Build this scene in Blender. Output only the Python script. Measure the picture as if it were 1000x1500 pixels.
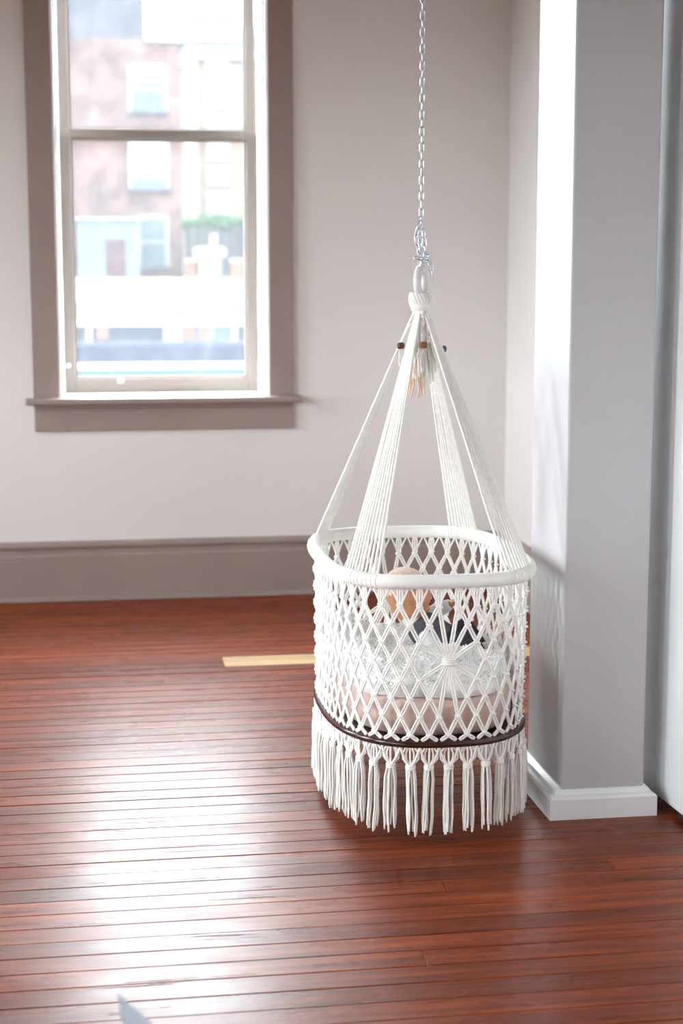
import bpy, bmesh, math, random
import numpy as np
from mathutils import Vector, Matrix, noise as mnoise

for o in list(bpy.data.objects):
    bpy.data.objects.remove(o)
SC = bpy.context.scene
COL = SC.collection
PI = math.pi

# ------------------------------------------------------------------ camera
cam_d = bpy.data.cameras.new('camera')
cam = bpy.data.objects.new('camera', cam_d)
COL.objects.link(cam)
cam.location = (0, 0, 1.53)
cam.rotation_euler = (math.radians(90) - math.atan(350 / 2400), 0, -math.radians(8.6))
cam_d.sensor_fit = 'AUTO'
cam_d.sensor_width = 36
cam_d.lens = 57.6
cam_d.clip_end = 500
cam_d.dof.use_dof = True
cam_d.dof.focus_distance = 4.5
cam_d.dof.aperture_fstop = 3.0
SC.camera = cam

# ------------------------------------------------------------------ sky and exposure
SKY = 31.0
world = bpy.data.worlds.new('overcast_sky')
SC.world = world
world.use_nodes = True
wt = world.node_tree
wt.nodes['Background'].inputs['Color'].default_value = (0.86, 0.95, 1.0, 1)
wt.nodes['Background'].inputs['Strength'].default_value = SKY
SC.view_settings.view_transform = 'Standard'
SC.view_settings.look = 'None'
SC.view_settings.gamma = 1
SC.view_settings.use_curve_mapping = False
SC.view_settings.exposure = 0.2

WIN_Z0, WIN_Z1 = 0.957, 3.38
WALL_Y = 7.717
ROOM_X0, ROOM_X1 = -2.6, 1.972
ROOM_Y0 = -2.4
CEIL = 3.9
OPEN_W = 0.982
WIN_X = 0.331
WALL_T = 0.36
LEFT_WINDOWS = (-.9, 1.0, 2.9, 4.8, 6.6)
SIDE_W, SIDE_Z0, SIDE_Z1 = .84, .75, 2.65


def portal(name, loc, rot, sx, sz):
    l = bpy.data.lights.new(name, 'AREA')
    l.shape = 'RECTANGLE'
    l.size = sx
    l.size_y = sz
    l.cycles.is_portal = True
    o = bpy.data.objects.new(name, l)
    COL.objects.link(o)
    o.location = loc
    o.rotation_euler = rot


ZM, ZH = (WIN_Z0 + WIN_Z1) / 2, WIN_Z1 - WIN_Z0
portal('daylight_portal', (WIN_X, WALL_Y + WALL_T + .03, ZM), (-PI / 2, 0, 0), OPEN_W, ZH)
for wy in LEFT_WINDOWS:
    portal('daylight_portal', (ROOM_X0 - WALL_T - .03, wy, (SIDE_Z0 + SIDE_Z1) / 2), (0, -PI / 2, 0), SIDE_Z1 - SIDE_Z0, SIDE_W)


# ------------------------------------------------------------------ helpers
def link(name, me, material=None, parent=None):
    o = bpy.data.objects.new(name, me)
    COL.objects.link(o)
    if material is not None and me is not None and len(me.materials) == 0:
        me.materials.append(material)
    if parent is not None:
        o.parent = parent
    return o


def tag(o, label=None, cat=None, group=None, kind=None):
    if label: o['label'] = label
    if cat: o['category'] = cat
    if group: o['group'] = group
    if kind: o['kind'] = kind
    return o


def empty(name, loc=(0, 0, 0), rz=0):
    o = bpy.data.objects.new(name, None)
    COL.objects.link(o)
    o.location = loc
    o.rotation_euler = (0, 0, rz)
    o.empty_display_size = .05
    return o


class MB:
    """collects shapes; build() links them as one mesh object"""
    def __init__(s):
        s.v = []; s.f = []; s.sm = []

    def add(s, vs, fs, smooth=False):
        n = len(s.v)
        s.v.extend([tuple(v) for v in vs])
        s.f.extend([tuple(i + n for i in f) for f in fs])
        s.sm.extend([smooth] * len(fs))

    def box(s, x0, x1, y0, y1, z0, z1, bev=0.0, M=None):
        if bev <= 0:
            vs = [(x, y, z) for z in (z0, z1) for y in (y0, y1) for x in (x0, x1)]
            fs = [(0, 2, 3, 1), (4, 5, 7, 6), (0, 1, 5, 4), (2, 6, 7, 3), (0, 4, 6, 2), (1, 3, 7, 5)]
        else:
            bm = bmesh.new()
            bmesh.ops.create_cube(bm, size=1)
            for v in bm.verts:
                v.co = ((x0 + x1) / 2 + v.co.x * (x1 - x0), (y0 + y1) / 2 + v.co.y * (y1 - y0), (z0 + z1) / 2 + v.co.z * (z1 - z0))
            bmesh.ops.bevel(bm, geom=list(bm.edges), offset=bev, segments=2, affect='EDGES', profile=.5)
            bm.verts.index_update()
            vs = [tuple(v.co) for v in bm.verts]
            fs = [tuple(v.index for v in f.verts) for f in bm.faces]
            bm.free()
        if M is not None:
            vs = [tuple(M @ Vector(v)) for v in vs]
        s.add(vs, fs)
        return s

    def tube(s, pts, r, n=6, cap=True, closed=False):
        pts = [Vector(p) for p in pts]
        m = len(pts)
        rs = r if isinstance(r, (list, tuple)) else [r] * m
        vs, fs = [], []
        nrm = None
        for i, p in enumerate(pts):
            if closed:
                t = pts[(i + 1) % m] - pts[i - 1]
            else:
                t = pts[min(i + 1, m - 1)] - pts[max(i - 1, 0)]
            t.normalize()
            if nrm is None:
                up = Vector((0, 0, 1)) if abs(t.z) < .9 else Vector((1, 0, 0))
                nrm = t.cross(up).normalized()
            else:
                nrm = (nrm - t * nrm.dot(t)).normalized()
            b = t.cross(nrm)
            for k in range(n):
                a = 2 * PI * k / n
                vs.append(p + (nrm * math.cos(a) + b * math.sin(a)) * rs[i])
        for i in range(m if closed else m - 1):
            j = (i + 1) % m
            for k in range(n):
                k2 = (k + 1) % n
                fs.append((i * n + k, i * n + k2, j * n + k2, j * n + k))
        s.add(vs, fs, True)
        if cap and not closed:
            s.add(vs[:n], [tuple(range(n))[::-1]])
            s.add(vs[-n:], [tuple(range(n))])
        return s

    def ball(s, c, r, M=None, u=10, w=7):
        rx, ry, rz = r if isinstance(r, (list, tuple)) else (r, r, r)
        vs = [Vector((0, 0, rz))]
        for i in range(1, w):
            p = PI * i / w
            for k in range(u):
                q = 2 * PI * k / u
                vs.append(Vector((rx * math.sin(p) * math.cos(q), ry * math.sin(p) * math.sin(q), rz * math.cos(p))))
        vs.append(Vector((0, 0, -rz)))
        if M is not None:
            vs = [M @ v for v in vs]
        vs = [v + Vector(c) for v in vs]
        fs = []
        for k in range(u):
            fs.append((0, 1 + k, 1 + (k + 1) % u))
            for i in range(w - 2):
                a = 1 + i * u
                fs.append((a + k, a + u + k, a + u + (k + 1) % u, a + (k + 1) % u))
            a = 1 + (w - 2) * u
            fs.append((a + k, len(vs) - 1, a + (k + 1) % u))
        s.add(vs, fs, True)
        return s

    def lathe(s, prof, c=(0, 0, 0), n=24, caps=True):
        vs, fs = [], []
        for (r, z) in prof:
            for k in range(n):
                a = 2 * PI * k / n
                vs.append((c[0] + r * math.cos(a), c[1] + r * math.sin(a), c[2] + z))
        for i in range(len(prof) - 1):
            for k in range(n):
                k2 = (k + 1) % n
                fs.append((i * n + k, i * n + k2, (i + 1) * n + k2, (i + 1) * n + k))
        s.add(vs, fs, True)
        if caps:
            s.add(vs[:n], [tuple(range(n))[::-1]])
            s.add(vs[-n:], [tuple(range(n))])
        return s

    def extrude_x(s, prof, x0, x1):
        """profile of (y, z) points, counter-clockwise seen from +x"""
        n = len(prof)
        vs = [(x0, y, z) for y, z in prof] + [(x1, y, z) for y, z in prof]
        fs = [(i, (i + 1) % n, n + (i + 1) % n, n + i) for i in range(n)]
        fs += [tuple(range(n))[::-1], tuple(range(n, 2 * n))]
        s.add(vs, fs)
        return s

    def mesh(s, name, M=None):
        me = bpy.data.meshes.new(name)
        vs = s.v if M is None else [tuple(M @ Vector(v)) for v in s.v]
        me.from_pydata(vs, [], s.f)
        me.polygons.foreach_set('use_smooth', s.sm)
        me.update()
        return me

    def build(s, name, material, parent=None, M=None):
        return link(name, s.mesh(name, M), material, parent)


# ------------------------------------------------------------------ materials
def new_mat(name):
    m = bpy.data.materials.new(name)
    m.use_nodes = True
    nt = m.node_tree
    b = nt.nodes['Principled BSDF']
    return m, nt, b


def N(nt, t, **kw):
    n = nt.nodes.new(t)
    for k, v in kw.items():
        if k in n.inputs:
            n.inputs[k].default_value = v
        else:
            setattr(n, k, v)
    return n


def ramp(nt, stops):
    r = nt.nodes.new('ShaderNodeValToRGB')
    e = r.color_ramp.elements
    e[0].position, e[0].color = stops[0][0], (*stops[0][1], 1)
    e[1].position, e[1].color = stops[-1][0], (*stops[-1][1], 1)
    for p, c in stops[1:-1]:
        x = e.new(p)
        x.color = (*c, 1)
    return r


def simple(name, col, rough=.6, var=.06, scale=8, bump=0, bscale=60, metal=0, spec=.5, sheen=0, stretch=None, dist=.002):
    m, nt, b = new_mat(name)
    tc = N(nt, 'ShaderNodeTexCoord')
    src = tc.outputs['Object']
    if stretch:
        mp = N(nt, 'ShaderNodeMapping')
        mp.inputs['Scale'].default_value = stretch
        nt.links.new(src, mp.inputs['Vector'])
        src = mp.outputs['Vector']
    nz = N(nt, 'ShaderNodeTexNoise', Scale=scale, Detail=4)
    nt.links.new(src, nz.inputs['Vector'])
    lo = tuple(max(0, c * (1 - var)) for c in col)
    hi = tuple(min(1, c * (1 + var)) for c in col)
    r = ramp(nt, [(.3, lo), (.7, hi)])
    nt.links.new(nz.outputs['Fac'], r.inputs['Fac'])
    nt.links.new(r.outputs['Color'], b.inputs['Base Color'])
    b.inputs['Roughness'].default_value = rough
    b.inputs['Metallic'].default_value = metal
    b.inputs['Specular IOR Level'].default_value = spec
    if sheen:
        b.inputs['Sheen Weight'].default_value = sheen
    if bump:
        n2 = N(nt, 'ShaderNodeTexNoise', Scale=bscale, Detail=5)
        nt.links.new(src, n2.inputs['Vector'])
        bp = N(nt, 'ShaderNodeBump', Strength=bump, Distance=dist)
        nt.links.new(n2.outputs['Fac'], bp.inputs['Height'])
        nt.links.new(bp.outputs['Normal'], b.inputs['Normal'])
    return m


M = {}
M['wall'] = simple('wall_paint', (.765, .735, .71), .75, .02, 1.5, .25, 7, dist=.01)
M['ceiling'] = simple('ceiling_paint', (.36, .18, .08), .8, .03)
M['trim'] = simple('taupe_trim_paint', (.315, .245, .22), .42, .05, 3, .15, 12)
M['sash'] = simple('sash_paint', (.235, .195, .17), .45, .05, 3, .1, 20)
M['white_trim'] = simple('white_gloss_paint', (.80, .79, .79), .32, .02, 3, .12, 9, dist=.008)
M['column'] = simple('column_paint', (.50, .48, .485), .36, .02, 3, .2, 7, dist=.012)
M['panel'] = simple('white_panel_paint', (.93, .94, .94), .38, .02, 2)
M['rubber'] = simple('black_rubber', (.02, .02, .02), .6)
M['cord'] = simple('cotton_cord', (.93, .90, .855), .85, .06, 60, .35, 700, sheen=.3, dist=.0008)
M['wrap'] = simple('wrapped_cotton', (.92, .90, .865), .8, .03, 30, .2, 500, sheen=.3, dist=.0006)
M['board'] = simple('dark_stained_wood', (.045, .014, .010), .22, .3, 12, stretch=(1, 8, 8))
M['bead'] = simple('brown_wood_bead', (.13, .045, .022), .45, .35, 60)
M['bead_light'] = simple('amber_wood_bead', (.30, .12, .045), .45, .3, 60)
M['peach'] = simple('peach_cotton', (.80, .57, .43), .85, .08, 60)
M['ring'] = simple('pale_ring_lacquer', (.78, .73, .72), .35, .03)
M['chain'] = simple('zinc_chain', (.70, .74, .78), .28, .1, 40, metal=.9)
M['mattress'] = simple('rose_beige_cotton', (.66, .47, .41), .85, .05, 6, .5, 9, sheen=.2, dist=.02)
M['fur'] = simple('white_fleece', (.96, .955, .93), .95, .02, 25, .3, 90, sheen=.3, dist=.004)
fb = M['fur'].node_tree.nodes['Principled BSDF']
fb.inputs['Subsurface Weight'].default_value = .8
fb.inputs['Subsurface Radius'].default_value = (.02, .02, .02)
M['skin'] = simple('skin', (.58, .26, .135), .5, .10, 18)
M['skin'].node_tree.nodes['Principled BSDF'].inputs['Subsurface Weight'].default_value = .15
M['skin'].node_tree.nodes['Principled BSDF'].inputs['Subsurface Radius'].default_value = (.01, .004, .002)
M['lip'] = simple('lips', (.50, .16, .12), .5)
M['lash'] = simple('lashes', (.06, .035, .025), .6)
M['hair'] = simple('fair_fuzz', (.78, .62, .52), .9, .1, 80, .4, 300)
M['shirt'] = simple('white_knit', (.78, .76, .77), .9, .03, 20, .3, 90)
M['vest'] = simple('charcoal_felt', (.085, .08, .10), .95, .15, 60, .3, 300)
M['trousers'] = simple('black_cotton', (.018, .017, .022), .85, .2, 40)
M['greywood'] = simple('blue_grey_paint', (.20, .22, .275), .5, .06, 10)
M['sub'] = simple('subfloor', (.02, .008, .005), .9)


def glass_mat():
    m = bpy.data.materials.new('veiled_window_glass')
    m.use_nodes = True
    nt = m.node_tree
    nt.nodes.remove(nt.nodes['Principled BSDF'])
    out = nt.nodes['Material Output']
    tr = N(nt, 'ShaderNodeBsdfTransparent')
    tl = N(nt, 'ShaderNodeBsdfTranslucent', Color=(.93, .97, 1, 1))  # glare haze put into the pane: translucent share whitens the outside view
    gl = N(nt, 'ShaderNodeBsdfGlossy', Roughness=.03)
    nz = N(nt, 'ShaderNodeTexNoise', Scale=14, Detail=3)
    mr = N(nt, 'ShaderNodeMapRange')
    mr.inputs['From Min'].default_value = .35
    mr.inputs['From Max'].default_value = .75
    mr.inputs['To Min'].default_value = .014
    mr.inputs['To Max'].default_value = .020
    m1 = N(nt, 'ShaderNodeMixShader')
    m2 = N(nt, 'ShaderNodeMixShader', Fac=.05)
    nt.links.new(nz.outputs['Fac'], mr.inputs['Value'])
    nt.links.new(mr.outputs['Result'], m1.inputs['Fac'])
    nt.links.new(tr.outputs[0], m1.inputs[1])
    nt.links.new(tl.outputs[0], m1.inputs[2])
    nt.links.new(m1.outputs[0], m2.inputs[1])
    nt.links.new(gl.outputs[0], m2.inputs[2])
    nt.links.new(m2.outputs[0], out.inputs['Surface'])
    return m


M['glass'] = glass_mat()


def floor_mat(name, cols, pale=False):
    m, nt, b = new_mat(name)
    tc = N(nt, 'ShaderNodeTexCoord')
    oi = N(nt, 'ShaderNodeObjectInfo')
    geo = N(nt, 'ShaderNodeNewGeometry')
    off = N(nt, 'ShaderNodeVectorMath', operation='SCALE')
    comb = N(nt, 'ShaderNodeCombineXYZ')
    nt.links.new(oi.outputs['Random'], comb.inputs[0])
    nt.links.new(oi.outputs['Random'], comb.inputs[1])
    nt.links.new(comb.outputs[0], off.inputs[0])
    off.inputs['Scale'].default_value = 37
    add = N(nt, 'ShaderNodeVectorMath', operation='ADD')
    nt.links.new(geo.outputs['Position'], add.inputs[0])
    nt.links.new(off.outputs[0], add.inputs[1])
    mp = N(nt, 'ShaderNodeMapping')
    mp.inputs['Scale'].default_value = (1.2, 26, 26)
    nt.links.new(add.outputs[0], mp.inputs['Vector'])
    grain = N(nt, 'ShaderNodeTexNoise', Scale=1.6, Detail=7, Roughness=.62, Distortion=.4)
    nt.links.new(mp.outputs[0], grain.inputs['Vector'])
    r = ramp(nt, [(.25, cols[0]), (.5, cols[1]), (.75, cols[2])])
    nt.links.new(grain.outputs['Fac'], r.inputs['Fac'])
    # board to board tone
    mr = N(nt, 'ShaderNodeMapRange')
    mr.inputs['To Min'].default_value = .72
    mr.inputs['To Max'].default_value = 1.2
    nt.links.new(oi.outputs['Random'], mr.inputs['Value'])
    mul = N(nt, 'ShaderNodeVectorMath', operation='SCALE')
    nt.links.new(r.outputs['Color'], mul.inputs[0])
    nt.links.new(mr.outputs[0], mul.inputs['Scale'])
    # dark splintered streaks along the grain
    mp2 = N(nt, 'ShaderNodeMapping')
    mp2.inputs['Scale'].default_value = (1.6, 34, 1)
    nt.links.new(add.outputs[0], mp2.inputs['Vector'])
    st = N(nt, 'ShaderNodeTexNoise', Scale=1.3, Detail=5, Roughness=.7)
    nt.links.new(mp2.outputs[0], st.inputs['Vector'])
    rs = ramp(nt, [(.62, (0, 0, 0)), (.74, (1, 1, 1))])
    nt.links.new(st.outputs['Fac'], rs.inputs['Fac'])
    mixs = N(nt, 'ShaderNodeMix', data_type='RGBA')
    sm = N(nt, 'ShaderNodeMath', operation='MULTIPLY')
    sm.inputs[1].default_value = .25 if pale else .75
    nt.links.new(rs.outputs['Color'], sm.inputs[0])
    nt.links.new(sm.outputs[0], mixs.inputs['Factor'])
    nt.links.new(mul.outputs[0], mixs.inputs['A'])
    mixs.inputs['B'].default_value = (.03, .013, .010, 1)
    nt.links.new(mixs.outputs['Result'], b.inputs['Base Color'])
    # worn lacquer
    wn = N(nt, 'ShaderNodeTexNoise', Scale=3.2, Detail=6, Roughness=.65)
    mp3 = N(nt, 'ShaderNodeMapping')
    mp3.inputs['Scale'].default_value = (.55, 1.8, 1)
    nt.links.new(geo.outputs['Position'], mp3.inputs['Vector'])
    nt.links.new(mp3.outputs[0], wn.inputs['Vector'])
    rr = N(nt, 'ShaderNodeMapRange')
    rr.inputs['From Min'].default_value = .3
    rr.inputs['From Max'].default_value = .7
    rr.inputs['To Min'].default_value = .18
    rr.inputs['To Max'].default_value = .40
    nt.links.new(wn.outputs['Fac'], rr.inputs['Value'])
    b.inputs['Roughness'].default_value = .45
    b.inputs['Specular IOR Level'].default_value = .08
    b.inputs['Coat Weight'].default_value = .30
    b.inputs['Coat IOR'].default_value = 1.58
    nt.links.new(rr.outputs[0], b.inputs['Coat Roughness'])
    bp = N(nt, 'ShaderNodeBump', Strength=.25, Distance=.0015)
    nt.links.new(grain.outputs['Fac'], bp.inputs['Height'])
    bp2 = N(nt, 'ShaderNodeBump', Strength=.6, Distance=.002, invert=True)
    nt.links.new(rs.outputs['Color'], bp2.inputs['Height'])
    nt.links.new(bp.outputs[0], bp2.inputs['Normal'])
    nt.links.new(bp2.outputs[0], b.inputs['Normal'])
    nt.links.new(bp2.outputs[0], b.inputs['Coat Normal'])
    return m


M['plank'] = floor_mat('mahogany_plank', [(.055, .0065, .0012), (.165, .0235, .0024), (.31, .062, .005)])
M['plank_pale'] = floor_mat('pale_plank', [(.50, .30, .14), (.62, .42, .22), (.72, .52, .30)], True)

# ------------------------------------------------------------------ the room
random.seed(3)
floor = MB().box(ROOM_X0, ROOM_X1, ROOM_Y0, WALL_Y, -.12, -.022).build('floor', M['sub'])
tag(floor, 'old reddish brown hardwood floor of narrow glossy boards', kind='structure')
BW = .0845


def plank(x0, x1, y0, material):
    dz = random.uniform(-.0008, .0006)
    g = random.uniform(.001, .0024) if random.random() < .85 else .0042
    b = .0018
    y1 = y0 + BW - g
    zt, zb = dz, -.022
    xa, xb = x0 + .0003, x1 - .0003
    vs = [(xa, y0, zb), (xb, y0, zb), (xb, y1, zb), (xa, y1, zb),
          (xa, y0, zt - b), (xb, y0, zt - b), (xb, y1, zt - b), (xa, y1, zt - b),
          (xa + b, y0 + b, zt), (xb - b, y0 + b, zt), (xb - b, y1 - b, zt), (xa + b, y1 - b, zt)]
    fs = [(0, 1, 5, 4), (1, 2, 6, 5), (2, 3, 7, 6), (3, 0, 4, 7), (4, 5, 9, 8), (5, 6, 10, 9), (6, 7, 11, 10), (7, 4, 8, 11), (8, 9, 10, 11)]
    mb = MB()
    mb.add(vs, fs)
    return mb.build('plank', material, floor)


rows = int((WALL_Y - ROOM_Y0) / BW)
for i in range(rows):
    y0 = WALL_Y - (i + 1) * BW
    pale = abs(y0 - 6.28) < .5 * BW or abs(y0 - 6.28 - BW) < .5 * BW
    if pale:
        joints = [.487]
    elif random.random() < .4:
        joints = [random.choice((random.uniform(-2.2, -.5), random.uniform(1.0, 1.8), random.uniform(-.3, 1.6)))]
    else:
        joints = []
    xs = [ROOM_X0] + joints + [ROOM_X1]
    for k in range(len(xs) - 1):
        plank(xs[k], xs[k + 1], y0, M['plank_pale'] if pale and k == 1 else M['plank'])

# walls ---------------------------------------------------------------
XL, XR = WIN_X - OPEN_W / 2, WIN_X + OPEN_W / 2
w = MB()
y0, y1 = WALL_Y, WALL_Y + WALL_T
w.box(ROOM_X0 - WALL_T, XL, y0, y1, 0, CEIL)
w.box(XR, ROOM_X1 + .2, y0, y1, 0, CEIL)
w.box(XL, XR, y0, y1, 0, WIN_Z0 - .03)
w.box(XL, XR, y0, y1, WIN_Z1, CEIL)
tag(w.build('wall_back', M['wall']), 'pale plaster back wall around the sash window', kind='structure')

w = MB()
x0, x1 = ROOM_X0 - WALL_T, ROOM_X0
edges = [ROOM_Y0]
for wy in LEFT_WINDOWS:
    edges += [wy - SIDE_W / 2, wy + SIDE_W / 2]
edges.append(WALL_Y)
for k in range(0, len(edges), 2):
    w.box(x0, x1, edges[k], edges[k + 1], 0, CEIL)
for wy in LEFT_WINDOWS:
    w.box(x0, x1, wy - SIDE_W / 2, wy + SIDE_W / 2, 0, SIDE_Z0 - .03)
    w.box(x0, x1, wy - SIDE_W / 2, wy + SIDE_W / 2, SIDE_Z1, CEIL)
tag(w.build('wall_left', M['wall']), 'pale plaster side wall with tall windows', kind='structure')
tag(MB().box(ROOM_X1, ROOM_X1 + .2, ROOM_Y0, WALL_Y, 0, CEIL).build('wall_right', M['wall']), 'pale plaster side wall behind the square column', kind='structure')
tag(MB().box(ROOM_X0 - WALL_T, ROOM_X1 + .2, ROOM_Y0 - .2, ROOM_Y0, 0, CEIL).build('wall_front', M['wall']), 'plain plaster wall facing the window wall', kind='structure')
tag(MB().box(ROOM_X0 - WALL_T, ROOM_X1 + .2, ROOM_Y0 - .2, WALL_Y + WALL_T, CEIL, CEIL + .15).build('ceiling', M['ceiling']), 'warm beige painted ceiling', kind='structure')

BASE = [(0, 0), (0, .283), (-.012, .283), (-.026, .276), (-.031, .262), (-.027, .250), (-.020, .246), (-.020, .222), (-.024, .214), (-.024, .018), (-.036, .016), (-.038, .006), (-.038, 0)]


def baseboard(name, length, loc, rz, label):
    mb = MB()
    n = len(BASE)
    mb.extrude_x([(y, z) for y, z in BASE], 0, length)
    o = mb.build(name, M['trim'])
    o.location = loc
    o.rotation_euler = (0, 0, rz)
    return tag(o, label, kind='structure')


baseboard('baseboard_back', ROOM_X1 - ROOM_X0, (ROOM_X0, WALL_Y, .0007), 0, 'tall taupe moulded baseboard below the sash window')
baseboard('baseboard_right', WALL_Y - ROOM_Y0 - .04, (ROOM_X1, WALL_Y - .04, .0007), -PI / 2, 'tall taupe moulded baseboard along the wall behind the column')
baseboard('baseboard_left', WALL_Y - ROOM_Y0 - .04, (ROOM_X0, ROOM_Y0, .0007), PI / 2, 'tall taupe moulded baseboard along the side windows')


# windows ---------------------------------------------------------------
def window(name, loc, rz, label, width=OPEN_W, z0=WIN_Z0, z1=WIN_Z1, zm=2.185):
    root = empty(name, loc, rz)
    tag(root, label, kind='structure')
    h = width / 2
    cw = .116
    T, S, G, Wt = M['trim'], M['sash'], M['glass'], M['white_trim']
    for s in (-1, 1):
        a, b = sorted((s * h, s * (h + cw)))
        MB().box(a, b, -.022, 0, z0, z1 + .0, .003).build('casing', T, root)
        a, b = sorted((s * h, s * (h - .004)))
        MB().box(a, b, -.018, WALL_T, z0, z1).build('jamb', Wt, root)
        st = MB()
        a, b = sorted((s * (h - .004), s * (h - .024)))
        st.box(a, b, .02, .275, z0, z1, .003)
        a, b = sorted((s * (h - .004), s * (h - .013)))
        st.box(a, b, -.004, .012, z0, z1, .003)
        st.build('stop_bead', Wt, root)
    MB().box(-h - cw - .02, h + cw + .02, -.028, 0, z1, z1 + .15, .004).build('head_casing', T, root)
    MB().box(-h, h, -.018, WALL_T, z1 - .012, z1).build('head_jamb', Wt, root)
    st = MB()
    st.box(-h - cw - .036, h + cw + .036, -.075, 0, z0 - .030, z0, .009)
    st.box(-h - cw, h + cw, -.034, 0, z0 - .050, z0 - .030, .006)
    st.build('stool', T, root)
    MB().box(-h, h, 0, .282, z0 - .030, z0, .002).build('inner_sill', Wt, root)
    MB().box(-h, h, .282, WALL_T + .05, z0 - .05, z0 - .012, .003).build('outer_sill', Wt, root)
    MB().box(-h - cw + .002, h + cw - .002, -.020, 0, z0 - .155, z0 - .05, .004).build('apron', T, root)

    def sash(nm, ya, yb, za, zb, bot, top, si):
        p = MB()
        xo = h - .026
        p.box(-xo, -xo + si, ya, yb, za, zb, .004)
        p.box(xo - si, xo, ya, yb, za, zb, .004)
        p.box(-xo + si, xo - si, ya, yb, za, za + bot, .004)
        p.box(-xo + si, xo - si, ya, yb, zb - top, zb, .004)
        # putty bead round the pane
        xi = xo - si
        for q in ((-xi, -xi + .010), (xi - .010, xi)):
            p.box(q[0], q[1], ya + .014, yb - .006, za + bot, zb - top)
        p.box(-xi + .010, xi - .010, ya + .014, yb - .006, za + bot, za + bot + .010)
        p.box(-xi + .010, xi - .010, ya + .014, yb - .006, zb - top - .010, zb - top)
        so = p.build(nm, S, root)
        pane = MB().box(-xi + .006, xi - .006, (ya + yb) / 2 - .002, (ya + yb) / 2 + .002, za + bot + .004, zb - top - .004).build('pane', G, so)
        return so
    lo = sash('lower_sash', .283, .323, z0 + .001, zm + .022, .068, .046, .050)
    up = sash('upper_sash', .325, .358, zm - .018, z1 - .013, .040, .055, .046)
    k = MB()
    k.ball((-h + .043, .278, z0 + .133), .012)
    k.tube([(-h + .043, .286, z0 + .133), (-h + .043, .27, z0 + .133)], .006)
    k.build('latch_pin', Wt, lo)
    k = MB()
    k.box(-.215, -.185, .270, .285, z0 + .048, z0 + .065, .004)
    k.build('sash_lift', Wt, lo)
    return root


window('window_1', (WIN_X, WALL_Y, 0), 0, 'tall double hung sash window with taupe casing and deep sill')
for i, wy in enumerate(LEFT_WINDOWS):
    window('window_%d' % (i + 2), (ROOM_X0, wy, 0), PI / 2, 'tall sash window in the side wall', SIDE_W, SIDE_Z0, SIDE_Z1, 1.70)

# column ---------------------------------------------------------------
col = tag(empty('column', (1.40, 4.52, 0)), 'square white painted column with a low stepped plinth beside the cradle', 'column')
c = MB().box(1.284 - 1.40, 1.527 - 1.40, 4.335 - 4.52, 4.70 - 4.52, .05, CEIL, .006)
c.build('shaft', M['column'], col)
p = MB()
X0, X1, Y0, Y1 = 1.246 - 1.4, 1.560 - 1.4, 4.310 - 4.52, 4.745 - 4.52
prof = [(0, 0), (0, .058), (.006, .064), (.016, .068), (.020, .078), (.034, .088)]
vs, fs = [], []
for d, z in prof:
    vs += [(X0 + d, Y0 + d, z), (X1 - d, Y0 + d, z), (X1 - d, Y1 - d, z), (X0 + d, Y1 - d, z)]
for i in range(len(prof) - 1):
    for k in range(4):
        fs.append((i * 4 + k, i * 4 + (k + 1) % 4, i * 4 + 4 + (k + 1) % 4, i * 4 + 4 + k))
fs.append((3, 2, 1, 0))
n = len(vs)
fs.append((n - 4, n - 3, n - 2, n - 1))
p.add(vs, fs)
p.build('plinth', M['white_trim'], col).location.z = .0007  # lighter colour than the shaft: brighter light on the plinth is painted in

pan = tag(empty('partition_panel', (1.66, 3.9, 0), math.radians(3.2)), 'tall smooth white panel raised on small black feet behind the column', 'panel')
MB().box(-.035, .035, -1.1, .98, .022, 3.1, .008).build('board', M['panel'], pan)
for yy in (-.9, -.25, .37, .85):
    MB().lathe([(.014, 0), (.016, .004), (.016, .018), (.012, .023)], (-.012, yy, .0007), 14).build('foot', M['rubber'], pan)

# ------------------------------------------------------------------ the cradle
CX, CY = .920, 4.612
cradle = tag(empty('hanging_cradle', (CX, CY, 0)), 'white macrame baby cradle hung from a chain with net sides and tassel fringe', 'cradle')
Z_RIM, R_RIM = .720, .0195
Z_BOARD0, Z_BOARD1 = .270, .286


def oval(a, b, n, m=4000):
    t = np.linspace(0, 2 * PI, m, endpoint=False) - PI / 2
    ct, st = np.cos(t), np.sin(t)
    x = a * np.sign(ct) * np.abs(ct) ** (2 / n)
    y = b * np.sign(st) * np.abs(st) ** (2 / n)
    pts = np.stack([x, y], 1)
    seg = np.linalg.norm(np.roll(pts, -1, 0) - pts, axis=1)
    s = np.concatenate([[0], np.cumsum(seg)])
    return np.vstack([pts, pts[:1]]), s


class Curve:
    def __init__(s, a, b, n):
        s.p, s.s = oval(a, b, n)
        s.L = s.s[-1]

    def at(s, u):
        q = (u % 1.0) * s.L
        return Vector((float(np.interp(q, s.s, s.p[:, 0])), float(np.interp(q, s.s, s.p[:, 1]))))


rimC = Curve(.284, .424, 3.3)
netT = Curve(.280, .420, 3.2)
netB = Curve(.279, .436, 2.6)
boardC = Curve(.291, .448, 2.6)
tasC = Curve(.284, .441, 2.6)
matC = Curve(.250, .405, 2.6)

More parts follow.
